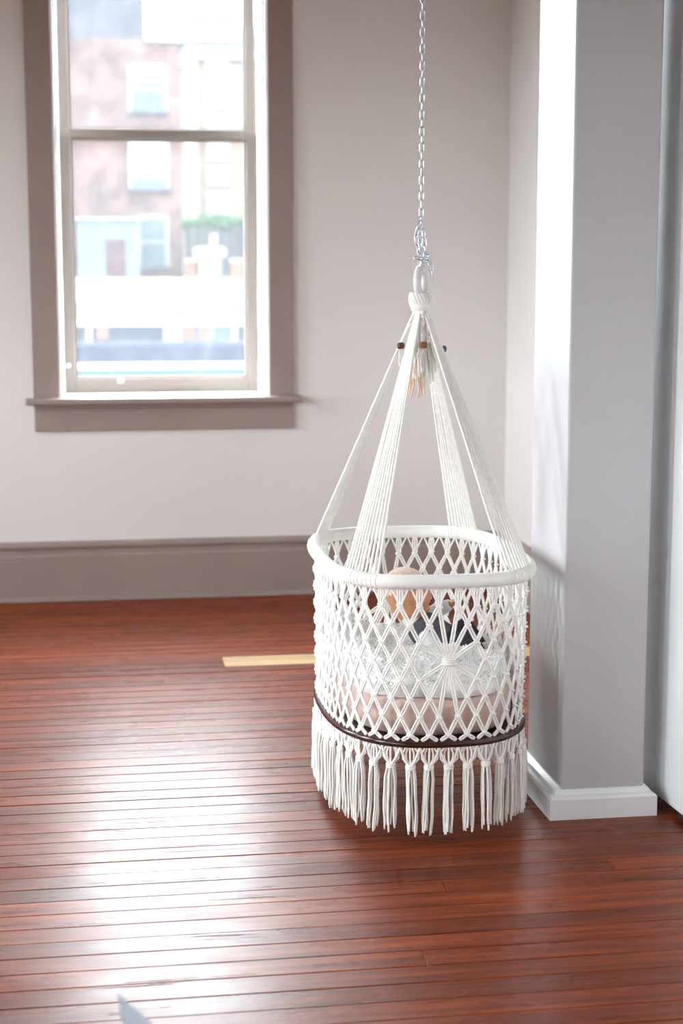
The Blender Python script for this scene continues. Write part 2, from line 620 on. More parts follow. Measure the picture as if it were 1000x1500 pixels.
# rim: hoop wrapped round and round with cord, each turn a ridge
seg = 1080
vs, fs = [], []
NR = 12
for i in range(seg):
    u = i / seg
    p = rimC.at(u)
    q = rimC.at(u + .002) - rimC.at(u - .002)
    t = Vector((q.x, q.y, 0)).normalized()
    nr = Vector((t.y, -t.x, 0))
    r = R_RIM + (.0006 if i % 2 else -.0005)
    for k in range(NR):
        a = 2 * PI * k / NR
        vs.append(Vector((p.x, p.y, Z_RIM)) + nr * (r * math.cos(a)) + Vector((0, 0, r * math.sin(a))))
for i in range(seg):
    for k in range(NR):
        i2, k2 = (i + 1) % seg, (k + 1) % NR
        fs.append((i * NR + k, i2 * NR + k, i2 * NR + k2, i * NR + k2))
mb = MB()
mb.add(vs, fs, True)
tag(mb.build('rim', M['wrap'], cradle), 'thick rim tightly wrapped in white cord')


def slab(curve, z0, z1, bev, name, material, parent, n=160, dome=0):
    mb = MB()
    rings = [(-bev, z0), (0, z0 + bev), (0, z1 - bev), (-bev, z1)] if bev < .02 else \
        [(-bev, z0)] + [(-bev + bev * math.sin(a), z0 + bev - bev * math.cos(a)) for a in (.4, .8, 1.2, 1.57)] + \
        [(-bev + bev * math.cos(a), z1 - bev + bev * math.sin(a)) for a in (0, .4, .8, 1.2, 1.57)]
    vs = []
    for d, z in rings:
        for i in range(n):
            p = curve.at(i / n)
            q = curve.at(i / n + .003) - curve.at(i / n - .003)
            t = q.normalized()
            vs.append((p.x + t.y * d, p.y - t.x * d, z))
    fs = []
    for r in range(len(rings) - 1):
        for i in range(n):
            j = (i + 1) % n
            fs.append((r * n + i, r * n + j, r * n + n + j, r * n + n + i))
    mb.add(vs, fs, True)
    mb.add(vs[:n], [tuple(range(n))[::-1]])
    mb.add(vs[-n:], [tuple(range(n))])
    return mb.build(name, material, parent)


tag(slab(boardC, Z_BOARD0, Z_BOARD1, .004, 'base_board', M['board'], cradle), 'dark brown oval wooden base board')

# net --------------------------------------------------------------------
NC = 46
ROWS = 8
Z_T, Z_B = Z_RIM - R_RIM + .003, Z_BOARD1 + .016
PHASE = -.0100
CR = .0030


def pos(u, k):
    """point of the net at column u (in columns) and row k (0 rim .. ROWS base)"""
    f = k / ROWS
    a, b = netT.at(u / NC + PHASE), netB.at(u / NC + PHASE)
    p = a.lerp(b, f)
    return Vector((p.x, p.y, Z_T + (Z_B - Z_T) * f))


def tang(u, k):
    return (pos(u + .2, k) - pos(u - .2, k)).normalized()


stars = [.5, NC / 4 + .0, NC / 2 + .5, NC * 3 / 4 + .0]
stars = [.5, 12.5, 23.5, 34.5]


def in_star(u, k):
    for s in stars:
        d = (u - s + NC / 2) % NC - NC / 2
        m = abs(d) * 2 + abs(k - 4)
        if m < 3.5 and not (m < .1):
            return s, True
    return None, False


def star_centre(u, k):
    return any(abs((u - s + NC / 2) % NC - NC / 2) < .1 and k == 4 for s in stars)


net = MB()


def strand(p, q, t, n=2, gap=.0066):
    d = (q - p).normalized()
    side = (t - d * t.dot(d)).normalized()
    for i in range(n):
        o = side * ((i - (n - 1) / 2) * gap)
        mid = (p + q) / 2 + o * 1.05
        net.tube([p + o * .55, p.lerp(q, .22) + o, mid, p.lerp(q, .78) + o, q + o * .55], CR, 6, cap=False)


knots = []
for k in range(1, ROWS + 1):
    for j in range(NC):
        u = j + (0 if k % 2 else .5)
        s, inside = in_star(u, k)
        if inside:
            continue
        P = pos(u, k)
        knots.append((u, k, star_centre(u, k)))
        if star_centre(u, k):
            continue
        if k == 1:
            strand(pos(u, 0), P, tang(u, 0), 3)
            for sd in (-.5, .5):
                strand(pos(u + sd, 0) + tang(u, 0) * (-.002 if sd > 0 else .002), P, tang(u, 0), 1)
        if k < ROWS:
            for sd in (-.5, .5):
                s2, ins2 = in_star(u + sd, k + 1)
                if not ins2 and not star_centre(u + sd, k + 1):
                    strand(P, pos(u + sd, k + 1), tang(u, k))
        else:
            for sd in (-.42, .42):
                e = pos(u + sd, k)
                e.z = Z_BOARD1 + .002
                strand(P, e, tang(u, k), 2, .006)
# radiating cords of the star motifs
for s in stars:
    C = pos(s, 4)
    for k, d in ((1, .5), (2, 1), (3, 1.5), (5, 1.5), (6, 1), (7, .5)):
        for sg in (-1, 1):
            strand(C, pos(s + sg * d, k), tang(s, k), 2 if k != 4 else 1)
no = tag(net.build('net', M['cord'], cradle), 'open diamond net of doubled white cotton cord with star motifs')
# knots, shared mesh
kb = MB()
kb.ball((0, 0, 0), (.0090, .0062, .0066), None, 8, 5)
kb.tube([(-.0088, -.002, .004), (-.003, -.0070, .0016), (.003, -.0070, -.0016), (.0088, -.002, -.004)], .0030, 5)
km = kb.mesh('knot')
km.materials.append(M['cord'])
sb = MB()
for r in range(3):
    zz = (r - 1) * .0068
    pts = [(.016 * math.cos(a), .010 * math.sin(a), zz + .0015 * math.sin(2 * a)) for a in np.linspace(0, 2 * PI, 14, endpoint=False)]
    sb.tube(pts, .0040, 6, closed=True)
sb.ball((0, 0, 0), (.014, .009, .011), None, 10, 6)
sm_ = sb.mesh('star_knot')
sm_.materials.append(M['cord'])
front = sorted([x for x in knots if not x[2]], key=lambda x: pos(x[0], x[1]).y + .35 * abs(pos(x[0], x[1]).x))
rest = MB()
cnt = 0


def frame_at(u, k):
    t = tang(u, k)
    t.z = 0
    t.normalize()
    out = Vector((t.y, -t.x, 0))
    up = Vector((0, 0, 1))
    P = pos(u, k)
    return Matrix(((t.x, -out.x, up.x, P.x), (t.y, -out.y, up.y, P.y), (t.z, -out.z, up.z, P.z), (0, 0, 0, 1)))


for u, k, st in [x for x in knots if x[2]]:
    o = link('star_knot', sm_, None, no)
    o.matrix_local = frame_at(u, k)
for u, k, st in front:
    F = frame_at(u, k)
    if cnt < 280:
        o = link('knot', km, None, no)
        o.matrix_local = F
    else:
        rest.add([F @ Vector(v) for v in kb.v], kb.f, True)
    cnt += 1
if rest.v:
    tag(rest.build('net_knots_far_side', M['cord'], no), 'small cord knots on the far side of the net', kind='stuff')

# tassels ------------------------------------------------------------------
random.seed(11)
TAS = []
pitch = tasC.L / NC
for v in range(7):
    t = MB()
    zk = -.048
    # gathered loops from the board to the knot
    for i in range(5):
        x = (i - 2) * .0066
        y = random.uniform(-.003, .003)
        bul = x * random.uniform(1.5, 2.0)
        t.tube([(x * .9, y, 0), (bul, y * 1.6, -.016), (bul * .95, y, -.032), (x * .5, 0, zk)], .0028, 6)
    # cords shared with the neighbours
    for sg in (-1, 1):
        t.tube([(sg * pitch * .5, 0, 0), (sg * pitch * .42, -.001, -.014), (sg * pitch * .26, -.002, -.036), (sg * .004, -.003, zk)], .0029, 6)
        t.tube([(sg * pitch * .47, .003, 0), (sg * pitch * .37, .002, -.016), (sg * pitch * .22, 0, -.034), (sg * .003, 0, zk)], .0027, 6)
    # knot
    for r in range(3):
        zz = zk - .002 - r * .0042
        pts = [(.0115 * math.cos(a), .0085 * math.sin(a), zz + .001 * math.sin(a * 2 + r)) for a in np.linspace(0, 2 * PI, 12, endpoint=False)]
        t.tube(pts, .0030, 6, closed=True)
    t.ball((0, 0, zk - .006), (.009, .007, .009), None, 8, 6)
    # hanging strands
    ns = 8
    for i in range(ns):
        a = 2 * PI * i / ns
        x0 = .0105 * math.cos(a)
        y0 = .006 * math.sin(a)
        L = -.233 + random.uniform(-.006, .012)
        x1 = x0 * random.uniform(1.1, 1.7) + random.uniform(-.004, .004)
        y1 = y0 * 1.6 + random.uniform(-.003, .003)
        ph = random.uniform(0, 6)
        pts = []
        m = 12
        for j in range(m + 1):
            f = j / m
            g = min(1, f * 5)
            pts.append((x0 + (x1 - x0) * g + .0016 * math.sin(ph + f * 9) * f, y0 + (y1 - y0) * g + .0016 * math.cos(ph + f * 8) * f, zk - .008 + (L - zk + .008) * f))
        t.tube(pts, .0029, 6)
        # frayed end
        e = Vector(pts[-1])
        for q in range(5):
            b = 2 * PI * q / 5
            t.tube([e + Vector((0, 0, .004)), e + Vector((.0022 * math.cos(b), .0022 * math.sin(b), -.005 - .003 * random.random()))], [.0015, .0006], 4)
    me = t.mesh('tassel')
    me.materials.append(M['cord'])
    TAS.append(me)
for j in range(NC):
    u = (j + .5) / NC + PHASE
    p = tasC.at(u)
    q = (tasC.at(u + .003) - tasC.at(u - .003)).normalized()
    o = link('tassel', random.choice(TAS), None, cradle)
    o.location = (p.x, p.y, Z_BOARD0)
    o.rotation_euler = (random.uniform(-.03, .03), random.uniform(-.03, .03), math.atan2(q.y, q.x))
    o.scale = (1, 1, random.uniform(.97, 1.0))

# straps -------------------------------------------------------------------
TOPX, TOPY = .006, 0.0
Z_WRAP0, Z_WRAP1 = 1.418, 1.474
SR = .0036
ang = {}


def near_u(x, y):
    best = min(range(2000), key=lambda i: (rimC.at(i / 2000) - Vector((x, y))).length)
    return best / 2000


straps = [(( .634 - CX, 4.300 - CY), (.722 - CX, 4.20 - CY)),
          ((.685 - CX, 5.01 - CY), (.640 - CX, 4.92 - CY)),
          ((1.114 - CX, 5.02 - CY), (1.187 - CX, 4.93 - CY)),
          ((1.088 - CX, 4.20 - CY), (1.19 - CX, 4.30 - CY))]
for si, (A, B) in enumerate(straps):
    ua, ub = near_u(*A), near_u(*B)
    if abs(ua - ub) > .5:
        if ua < ub: ua += 1
        else: ub += 1
    st = MB()
    nc = 10
    kn = []
    mid = rimC.at((ua + ub) / 2)
    az = math.atan2(mid.y, mid.x)
    for i in range(nc):
        f = i / (nc - 1)
        u = ua + (ub - ua) * f
        p = rimC.at(u)
        lo = Vector((p.x, p.y, Z_RIM + R_RIM - .001))
        tp = Vector((TOPX + .016 * math.cos(az) - .010 * math.sin(az) * (f - .5) * (1 if ub > ua else -1),
                     TOPY + .016 * math.sin(az) + .010 * math.cos(az) * (f - .5) * (1 if ub > ua else -1), Z_WRAP0 + .012))
        wob = random.uniform(-.0012, .0012)
        m1 = lo.lerp(tp, .5) + Vector((wob, wob, 0))
        st.tube([lo, lo.lerp(tp, .25), m1, lo.lerp(tp, .8), tp], SR, 6, cap=False)
        # loop round the rim
        c0 = Vector((p.x, p.y, Z_RIM))
        nr = Vector((mid.x, mid.y, 0)).normalized()
        q = rimC.at(u + .002) - rimC.at(u - .002)
        nr = Vector((q.y, -q.x, 0)).normalized()
        lp = [c0 + nr * (R_RIM * math.cos(a)) + Vector((0, 0, R_RIM * math.sin(a))) for a in np.linspace(0, 2 * PI, 12, endpoint=False)]
        st.tube(lp, .0019, 5, closed=True)
        h = .60 + .05 * abs(f - .5) * 2 * (1 if i % 2 else 1)
        kn.append((lo.lerp(tp, .58 + .09 * f), (tp - lo).normalized()))
    so = st.build('strap', M['cord'], cradle)
    kk = MB()
    for P, d in kn:
        kk.ball(P, (.0042, .0042, .0046), None, 7, 5)
    kk.build('knot_row', M['cord'], so)

# upper macrame: ring, binding, braids, beads
RC = Vector((TOPX, TOPY, 1.505))
rg = MB()
pts = []
ry = math.radians(58)
for i in range(40):
    a = 2 * PI * i / 40
    x, z = .030 * math.cos(a), .038 * math.sin(a)
    pts.append(RC + Vector((x * math.cos(ry), x * math.sin(ry), z)))
rg.tube(pts, .0115, 12, closed=True)
tag(rg.build('ring', M['ring'], cradle), 'thick pale ring at the top of the cradle')
bd = MB()
nw = 22
for i in range(nw):
    a0 = 2 * PI * i / nw
    pts, rr = [], []
    for j in range(9):
        f = j / 8
        a = a0 + f * .9
        R = .024 + .011 * math.sin(PI * (f * .85 + .15)) - .008 * f
        pts.append((TOPX + R * math.cos(a), TOPY + R * .85 * math.sin(a), Z_WRAP1 - (Z_WRAP1 - Z_WRAP0) * f))
    bd.tube(pts, .0044, 6)
bd.lathe([(.012, 0), (.028, .006), (.031, .03), (.026, .05), (.012, .056)], (TOPX, TOPY, Z_WRAP0), 16)
tag(bd.build('binding', M['cord'], cradle), 'band of slanting cords gathered below the ring')
random.seed(5)
br = MB()
for i in range(64):
    a = random.uniform(0, 2 * PI)
    r1 = random.uniform(.014, .046)
    L = random.uniform(.12, .21)
    pts = []
    for j in range(8):
        f = j / 7
        R = .012 + (r1 - .012) * f
        pts.append((TOPX + R * math.cos(a) + .003 * math.sin(f * 9 + i), TOPY + R * math.sin(a) + .003 * math.cos(f * 8 + i), Z_WRAP0 + .008 - L * f))
    br.tube(pts, .0030, 5)
# thick plaited tress in the middle
for s in range(3):
    pts = [(TOPX + .008 + .009 * math.sin(f * 16 + s * 2.09), -.022 - .010 * f + .004 * math.cos(f * 32 + s * 4.2), Z_WRAP0 + .005 - .085 * f) for f in np.linspace(0, 1, 24)]
    br.tube(pts, .0062, 7)
br.build('tress', M['cord'], cradle)
pk = MB()
for i in range(9):
    a = random.uniform(0, 2 * PI)
    r1 = random.uniform(.02, .040)
    z0 = random.uniform(1.26, 1.32)
    pts = [(TOPX + (r1 - .006 * (1 - f)) * math.cos(a) + .003 * math.sin(f * 7 + i), TOPY + (r1 - .006 * (1 - f)) * math.sin(a), z0 - .085 * f) for f in np.linspace(0, 1, 7)]
    pk.tube(pts, .0030, 5)
tag(pk.build('tuft', M['peach'], cradle), 'peach coloured cord ends hanging among the straps')
for bx, by, bz, mt in ((-.055, -.018, 1.326, 'bead'), (.006, -.040, 1.328, 'bead_light'), (.066, -.022, 1.316, 'bead'), (-.012, .04, 1.325, 'bead')):
    b = MB().lathe([(.004, -.0095), (.0085, -.0085), (.0110, -.004), (.0115, 0), (.0110, .004), (.0085, .0085), (.004, .0095)], (bx, by, bz), 14).build('bead', M[mt], cradle)
    th = MB()
    for q in range(3):
        th.tube([(bx * .5 + q * .002, by * .5, bz + .06), (bx * .9, by * .9, bz + .018), (bx, by, bz), (bx * 1.02 + (q - 1) * .004, by, bz - .03), (bx * .95 + (q - 1) * .006, by, bz - .06)], .0020, 5)
    th.build('bead_cord', M['cord'], b)

# ------------------------------------------------------------------ chain
chain = tag(empty('hanging_chain', (CX, CY, 0)), 'slim galvanised steel chain dropping from the ceiling to the cradle ring', 'chain')
lb = MB()
LL, LWid, LR = .0160, .0060, .0025
pts = []
for i in range(8):
    a = PI * i / 7
    pts.append((LWid * math.cos(a), 0, LL / 2 - .0 + LWid * math.sin(a)))
for i in range(8):
    a = PI + PI * i / 7
    pts.append((LWid * math.cos(a), 0, -LL / 2 + LWid * math.sin(a)))
lb.tube(pts, LR, 6, closed=True)
lm = lb.mesh('chain_link')
lm.materials.append(M['chain'])
PITCH = LL + 2 * LWid - 2 * LR - .0005


def run_chain(path, twist0=0.0):
    """links along a polyline"""
    P = [Vector(p) for p in path]
    L = [0]
    for i in range(1, len(P)):
        L.append(L[-1] + (P[i] - P[i - 1]).length)

    def at(s):
        for i in range(1, len(P)):
            if s <= L[i] or i == len(P) - 1:
                f = (s - L[i - 1]) / max(1e-9, L[i] - L[i - 1])
                return P[i - 1].lerp(P[i], f)
    n = int(L[-1] / PITCH)
    for i in range(n):
        a, b = at(i * PITCH), at((i + 1) * PITCH)
        d = (b - a).normalized()
        q = d.to_track_quat('Z', 'Y')
        o = link('chain_link', lm, None, chain)
        o.rotation_mode = 'QUATERNION'
        from mathutils import Quaternion
        o.rotation_quaternion = q @ Quaternion((0, 0, 1), twist0 + (i % 2) * PI / 2)
        o.location = (a + b) / 2


TX, TY = TOPX, TOPY
run_chain([(TX, TY, CEIL - .03), (TX, TY, 1.66), (TX - .002, TY, 1.60), (TX + .004, TY + .004, 1.53)], .35)
run_chain([(TX - .002, TY - .01, 1.675), (TX - .017, TY - .010, 1.640), (TX - .012, TY - .012, 1.60), (TX - .002, TY - .014, 1.565), (TX - .006, TY - .010, 1.53)], .9)
run_chain([(TX + .004, TY - .014, 1.65), (TX + .006, TY - .016, 1.61), (TX + .012, TY - .016, 1.575), (TX + .004, TY - .018, 1.54)], .2)
run_chain([(TX - .022, TY - .018, 1.573), (TX, TY - .024, 1.568), (TX + .03, TY - .018, 1.570)], .6)
run_chain([(TX + .018, TY - .018, 1.580), (TX + .024, TY - .018, 1.55), (TX + .032, TY - .016, 1.50)], .3)
hk = MB()
hk.lathe([(.03, -.004), (.03, -.010), (.012, -.014), (.006, -.016)], (TX, TY, CEIL + .0035), 20)
hk.tube([(TX, TY, CEIL - .012), (TX, TY, CEIL - .05)], .004)
hk.build('ceiling_hook', M['chain'], chain)

# ------------------------------------------------------------------ mattress, fleece
mat = slab(matC, 0, .100, .030, 'mattress', M['mattress'], None)
mat.location = (CX, CY, Z_BOARD1 + .0005)
tag(mat, 'rose beige oval mattress lying on the cradle base', 'mattress')

fl = Curve(.246, .390, 2.8)
ZF = Z_BOARD1 + .101


def fleece_z(x, y):
    n1 = mnoise.noise(Vector((x * 9, y * 9, 1.3)))
    n2 = mnoise.noise(Vector((x * 24, y * 24, 7.7)))
    r = math.sqrt((x / .262) ** 2 + (y / .404) ** 2)
    h = .050 + .020 * n1 + .011 * n2
    h += .055 * max(0, min(1, (-x - .06) / .12)) * (1 if y > -.28 else max(0, (y + .4) / .12))   # heaped up along one side
    h += .045 * math.exp(-((x + .02) / .13) ** 2 - ((y + .20) / .12) ** 2)      # heap in front of the child
    h += .030 * math.exp(-((x - .17) / .09) ** 2 - ((y - .02) / .2) ** 2)
    e = max(0, min(1, (1.02 - r) / .10))
    return h * (.35 + .65 * e)


nu, nrr = 120, 26
vs, fs = [], []
for r in range(1, nrr + 1):
    for i in range(nu):
        f = (r / nrr)
        p = fl.at(i / nu) * f
        wv = 1 + .02 * math.sin(i * .9) * f + .025 * math.sin(i * .37) * f
        if r == nrr:
            wv *= .985
        x, y = p.x * min(wv, 1.0), p.y * wv * .985
        vs.append((x, y, fleece_z(x, y) if r < nrr else .004))
vs.append((0, 0, fleece_z(0, 0)))
for i in range(nu):
    fs.append((nu * nrr, i, (i + 1) % nu))
for r in range(nrr - 1):
    for i in range(nu):
        j = (i + 1) % nu
        fs.append((r * nu + i, (r + 1) * nu + i, (r + 1) * nu + j, r * nu + j))
base = (nrr - 1) * nu
fs.append(tuple(base + i for i in range(nu))[::-1])
mb = MB()
mb.add(vs, fs, True)
fleece = mb.build('fleece_blanket', M['fur'])
fleece.location = (CX, CY, ZF)
tag(fleece, 'shaggy white fleece blanket heaped on the mattress inside the cradle', 'blanket')
random.seed(21)
tf = MB()
for i in range(9000):
    u = random.random()
    f = math.sqrt(random.random())
    p = fl.at(u) * f
    x, y = p.x * .97, p.y * .97
    if f > .96 and random.random() < .5:
        z = random.uniform(.004, .04)
    else:
        z = fleece_z(x, y) - .002
    a = random.uniform(0, 2 * PI)
    l = random.uniform(.006, .011)
    tilt = random.uniform(.3, 1.2)
    d = Vector((math.cos(a) * tilt, math.sin(a) * tilt, 1)).normalized()
    q = Vector((-math.sin(a), math.cos(a), .2))
    P = Vector((x, y, z))
    tf.tube([P, P + d * l * .55 + q * l * .15, P + d * l * .8 + q * l * .5], [.0030, .0024, .0010], 4, cap=False)
tag(tf.build('fleece_pile', M['fur'], fleece), 'curly white pile', kind='stuff')


# ------------------------------------------------------------------ the child
def remesh(mb, name, vox, smooth_iter, material):
    me = mb.mesh(name + '_src')
    o = bpy.data.objects.new(name + '_src', me)
    COL.objects.link(o)
    m = o.modifiers.new('r', 'REMESH')
    m.mode = 'VOXEL'
    m.voxel_size = vox
    m.use_smooth_shade = True
    s = o.modifiers.new('s', 'SMOOTH')
    s.factor = .5
    s.iterations = smooth_iter
    dg = bpy.context.evaluated_depsgraph_get()
    out = bpy.data.meshes.new_from_object(o.evaluated_get(dg))
    out.name = name
    bpy.data.objects.remove(o)
    bpy.data.meshes.remove(me)
    out.materials.clear()
    out.materials.append(material)
    for p in out.polygons:
        p.use_smooth = True
    return out


def limb(mb, pts, rs):
    """tapered limb with round joints"""
    for i in range(len(pts) - 1):
        a, b = Vector(pts[i]), Vector(pts[i + 1])
        st = 7
        mb.tube([a.lerp(b, k / st) for k in range(st + 1)], [rs[i] + (rs[i + 1] - rs[i]) * k / st for k in range(st + 1)], 12)
    for p, r in zip(pts, rs):
        mb.ball(p, r, None, 12, 8)


HC = Vector((.902, 4.650, .592))          # head centre
HM = Matrix.Rotation(math.radians(-38), 3, 'Z') @ Matrix.Rotation(math.radians(16), 3, 'Y')   # the face looks along local +x


def hp(x, y, z):
    return HC + HM @ Vector((x, y, z))


NECK = Vector((.918, 4.648, .525))
CHEST = Vector((.950, 4.634, .492))
BELLY = Vector((.992, 4.610, .462))
HIP = Vector((1.028, 4.590, .448))
SH_N, EL_N, HA_N = Vector((.945, 4.588, .478)), Vector((.968, 4.556, .448)), Vector((1.008, 4.552, .452))
SH_F, EL_F, HA_F = Vector((.962, 4.680, .512)), Vector((.998, 4.690, .535)), Vector((1.030, 4.660, .560))
KN_N, AN_N, TO_N = Vector((1.056, 4.535, .476)), Vector((1.078, 4.478, .446)), Vector((1.096, 4.455, .450))
KN_F, AN_F, TO_F = Vector((1.064, 4.610, .496)), Vector((1.098, 4.550, .450)), Vector((1.116, 4.530, .455))

bd = MB()
bd.ball(hp(-.006, 0, .010), (.074, .062, .064), HM.to_4x4(), 24, 16)      # skull
bd.ball(hp(.022, 0, -.020), (.046, .050, .048), HM.to_4x4(), 20, 12)      # face
for s in (-1, 1):
    bd.ball(hp(.036, s * .024, -.030), (.022, .021, .022), HM.to_4x4(), 12, 8)   # cheeks
    bd.ball(hp(.050, s * .021, .012), (.014, .016, .009), HM.to_4x4(), 12, 8)    # brows
    # ear
    e = MB()
    pts = [hp(-.004 + .012 * math.cos(a), s * (.060 + .004 * math.sin(a)), -.010 + .018 * math.sin(a)) for a in np.linspace(0, 2 * PI, 12, endpoint=False)]
    bd.tube(pts, .0045, 8, closed=True)
    bd.ball(hp(-.004, s * .058, -.010), (.012, .004, .017), HM.to_4x4(), 10, 7)
bd.ball(hp(.068, 0, -.014), (.010, .010, .010), HM.to_4x4(), 12, 8)       # nose
bd.ball(hp(.062, 0, -.004), (.009, .007, .014), HM.to_4x4(), 12, 8)
bd.ball(hp(.056, 0, -.056), (.014, .017, .011), HM.to_4x4(), 12, 8)       # chin
bd.ball(hp(.062, 0, -.038), (.008, .016, .007), HM.to_4x4(), 12, 8)       # mouth
limb(bd, [hp(-.010, 0, -.045), NECK, CHEST], [.030, .028, .044])
limb(bd, [CHEST, BELLY, HIP], [.046, .050, .046])
limb(bd, [CHEST, SH_N, EL_N, HA_N], [.03, .022, .017, .0125])
limb(bd, [CHEST, SH_F, EL_F, HA_F], [.03, .022, .017, .0125])
limb(bd, [HIP, KN_N, AN_N, TO_N], [.036, .026, .018, .012])
limb(bd, [HIP, KN_F, AN_F, TO_F], [.036, .026, .018, .012])
for H, E in ((HA_N, EL_N), (HA_F, EL_F)):
    d = (H - E).normalized()
    side = d.cross(Vector((0, 0, 1))).normalized()
    upv = side.cross(d)
    palm = H + d * .012
    bd.ball(palm, (.013, .013, .010), None, 10, 7)
    for q in range(4):
        b0 = palm + side * ((q - 1.5) * .0062) + d * .008
        ln = (.016, .019, .018, .014)[q]
        limb(bd, [b0, b0 + d * ln * .6 + upv * .002, b0 + d * ln * .9 - upv * .006], [.0040, .0036, .0030])
    b0 = palm + side * .011
    limb(bd, [b0, b0 + side * .007 + d * .007, b0 + side * .007 + d * .014], [.0042, .0038, .0032])
person = link('person', remesh(bd, 'person', .0026, 4, M['skin']), M['skin'])
tag(person, 'small child in white shirt and charcoal vest reclining on the fleece in the cradle', 'person')

# face details and clothing, children of the person
for s in (-1, 1):
    ey = MB()
    ey.tube([hp(.0600 - .004 * abs(k) * .6, s * (.021 + k * .0045), -.006 - .0016 * (1 - k * k * .25)) for k in (-2, -1, 0, 1, 2)], .0016, 6)
    ey.build('closed_eye', M['lash'], person)
    eb = MB()
    eb.tube([hp(.0650 - .003 * abs(k), s * (.022 + k * .005), .012 - .001 * k * k) for k in (-2, -1, 0, 1, 2)], .0012, 6)
    eb.build('eyebrow', M['hair'], person)
MB().tube([hp(.0695 - .0016 * k * k, k * .0045, -.040 + .0006 * k * k) for k in (-2, -1, 0, 1, 2)], [.0014, .0024, .0028, .0024, .0014], 7).build('mouth', M['lip'], person)
hb = MB()
hb.ball(hp(-.012, 0, .016), (.0725, .0632, .0640), HM.to_4x4(), 32, 22)
# keep only the crown and back of the head
keep = MB()
vv = [Vector(v) for v in hb.v]
loc = [HM.inverted() @ (v - HC) for v in vv]
ff = [f for f in hb.f if all(loc[i].z > .016 - .25 * min(0, loc[i].x) * 0 + (.55 * loc[i].x if loc[i].x > 0 else .9 * loc[i].x) for i in f)]
keep.add(vv, ff, True)
keep.build('hair', M['hair'], person)

vb = MB()
limb(vb, [NECK.lerp(CHEST, .55), CHEST, BELLY, HIP.lerp(BELLY, .4)], [.036, .053, .058, .055])
limb(vb, [CHEST, SH_N.lerp(CHEST, .35)], [.04, .031])
limb(vb, [CHEST, SH_F.lerp(CHEST, .35)], [.04, .031])
link('vest', remesh(vb, 'vest', .004, 4, M['vest']), None, person)
sb = MB()
limb(sb, [SH_N.lerp(CHEST, .3), SH_N, EL_N, EL_N.lerp(HA_N, .8)], [.026, .025, .021, .0175])
limb(sb, [SH_F.lerp(CHEST, .3), SH_F, EL_F, EL_F.lerp(HA_F, .8)], [.031, .030, .024, .0185])
limb(sb, [NECK.lerp(CHEST, -.1), NECK.lerp(CHEST, .7)], [.034, .042])
link('shirt', remesh(sb, 'shirt', .004, 4, M['shirt']), None, person)
tb = MB()
limb(tb, [BELLY.lerp(HIP, .5), HIP], [.056, .056])
limb(tb, [HIP, KN_N, AN_N], [.042, .031, .024])
limb(tb, [HIP, KN_F, AN_F], [.042, .031, .024])
link('trousers', remesh(tb, 'trousers', .004, 4, M['trousers']), None, person)
kb2 = MB()
limb(kb2, [AN_N, TO_N], [.022, .016])
limb(kb2, [AN_F, TO_F], [.022, .016])
link('sock', remesh(kb2, 'sock', .004, 3, M['shirt']), None, person)

# ------------------------------------------------------------------ grey armrest near the camera
arm = tag(empty('armrest', (.05, 2.05, 0)), 'blue grey pointed armrest tip jutting out over the bare floor', 'armrest')

# ------------------------------------------------------------------ outside
def brick_mat(name, c1, c2, mortar, scale):
    m, nt, b = new_mat(name)
    tc = N(nt, 'ShaderNodeTexCoord')
    mp = N(nt, 'ShaderNodeMapping')
    mp.inputs['Rotation'].default_value = (PI / 2, 0, 0)
    nt.links.new(tc.outputs['Object'], mp.inputs['Vector'])
    br = N(nt, 'ShaderNodeTexBrick', Scale=scale)
    br.inputs['Color1'].default_value = (*c1, 1)
    br.inputs['Color2'].default_value = (*c2, 1)
    br.inputs['Mortar'].default_value = (*mortar, 1)
    br.inputs['Mortar Size'].default_value = .015
    nt.links.new(mp.outputs[0], br.inputs['Vector'])
    nz = N(nt, 'ShaderNodeTexNoise', Scale=.9, Detail=6)
    nt.links.new(tc.outputs['Object'], nz.inputs['Vector'])
    r = ramp(nt, [(.3, (.5, .5, .52)), (.65, (1.25, 1.2, 1.2))])
    nt.links.new(nz.outputs['Fac'], r.inputs['Fac'])
    mx = N(nt, 'ShaderNodeMix', data_type='RGBA', blend_type='MULTIPLY')
    mx.inputs['Factor'].default_value = 1
    nt.links.new(br.outputs['Color'], mx.inputs['A'])
    nt.links.new(r.outputs['Color'], mx.inputs['B'])
    nt.links.new(mx.outputs['Result'], b.inputs['Base Color'])
    b.inputs['Roughness'].default_value = .9
    return m


M['brick'] = brick_mat('weathered_brick', (0.0299, 0.0164, 0.0157), (0.0385, 0.0243, 0.0221), (0.0424, 0.0385, 0.0377), 3)
M['brick_dark'] = simple('dark_upper_wall', (0.0196, 0.0196, 0.0243), .9, .25, 1.2)
M['cream'] = simple('peach_render', (0.0597, 0.0447, 0.0354), .9, .05, 1)
M['stone'] = simple('white_stone', (0.0918, 0.0918, 0.0911), .85, .06, 2)
M['blind'] = simple('white_blind', (0.0825, 0.0850, 0.0872), .8)
M['far_glass'] = simple('far_pane', (0.0250, 0.0330, 0.0377), .15, .1, 1)
M['shed'] = simple('pale_blue_boards', (0.0354, 0.0463, 0.0542), .7, .1, 3, stretch=(6, 6, .3))
M['door_red'] = simple('dull_red_door', (0.0205, 0.0111, 0.0125), .7, .3, 3)
M['hedge'] = simple('ivy_leaves', (0.0103, 0.0221, 0.0094), .8, .5, 9, .8, 12)
M['fence'] = simple('grey_fence_boards', (0.0125, 0.0125, 0.0134), .8, .25, 3, stretch=(8, 8, .3))
M['salmon'] = simple('salmon_render', (0.0668, 0.0282, 0.0205), .8, .1, 2)
M['blue'] = simple('navy_sheet', (0.0094, 0.0111, 0.0182), .5, .2, 3)
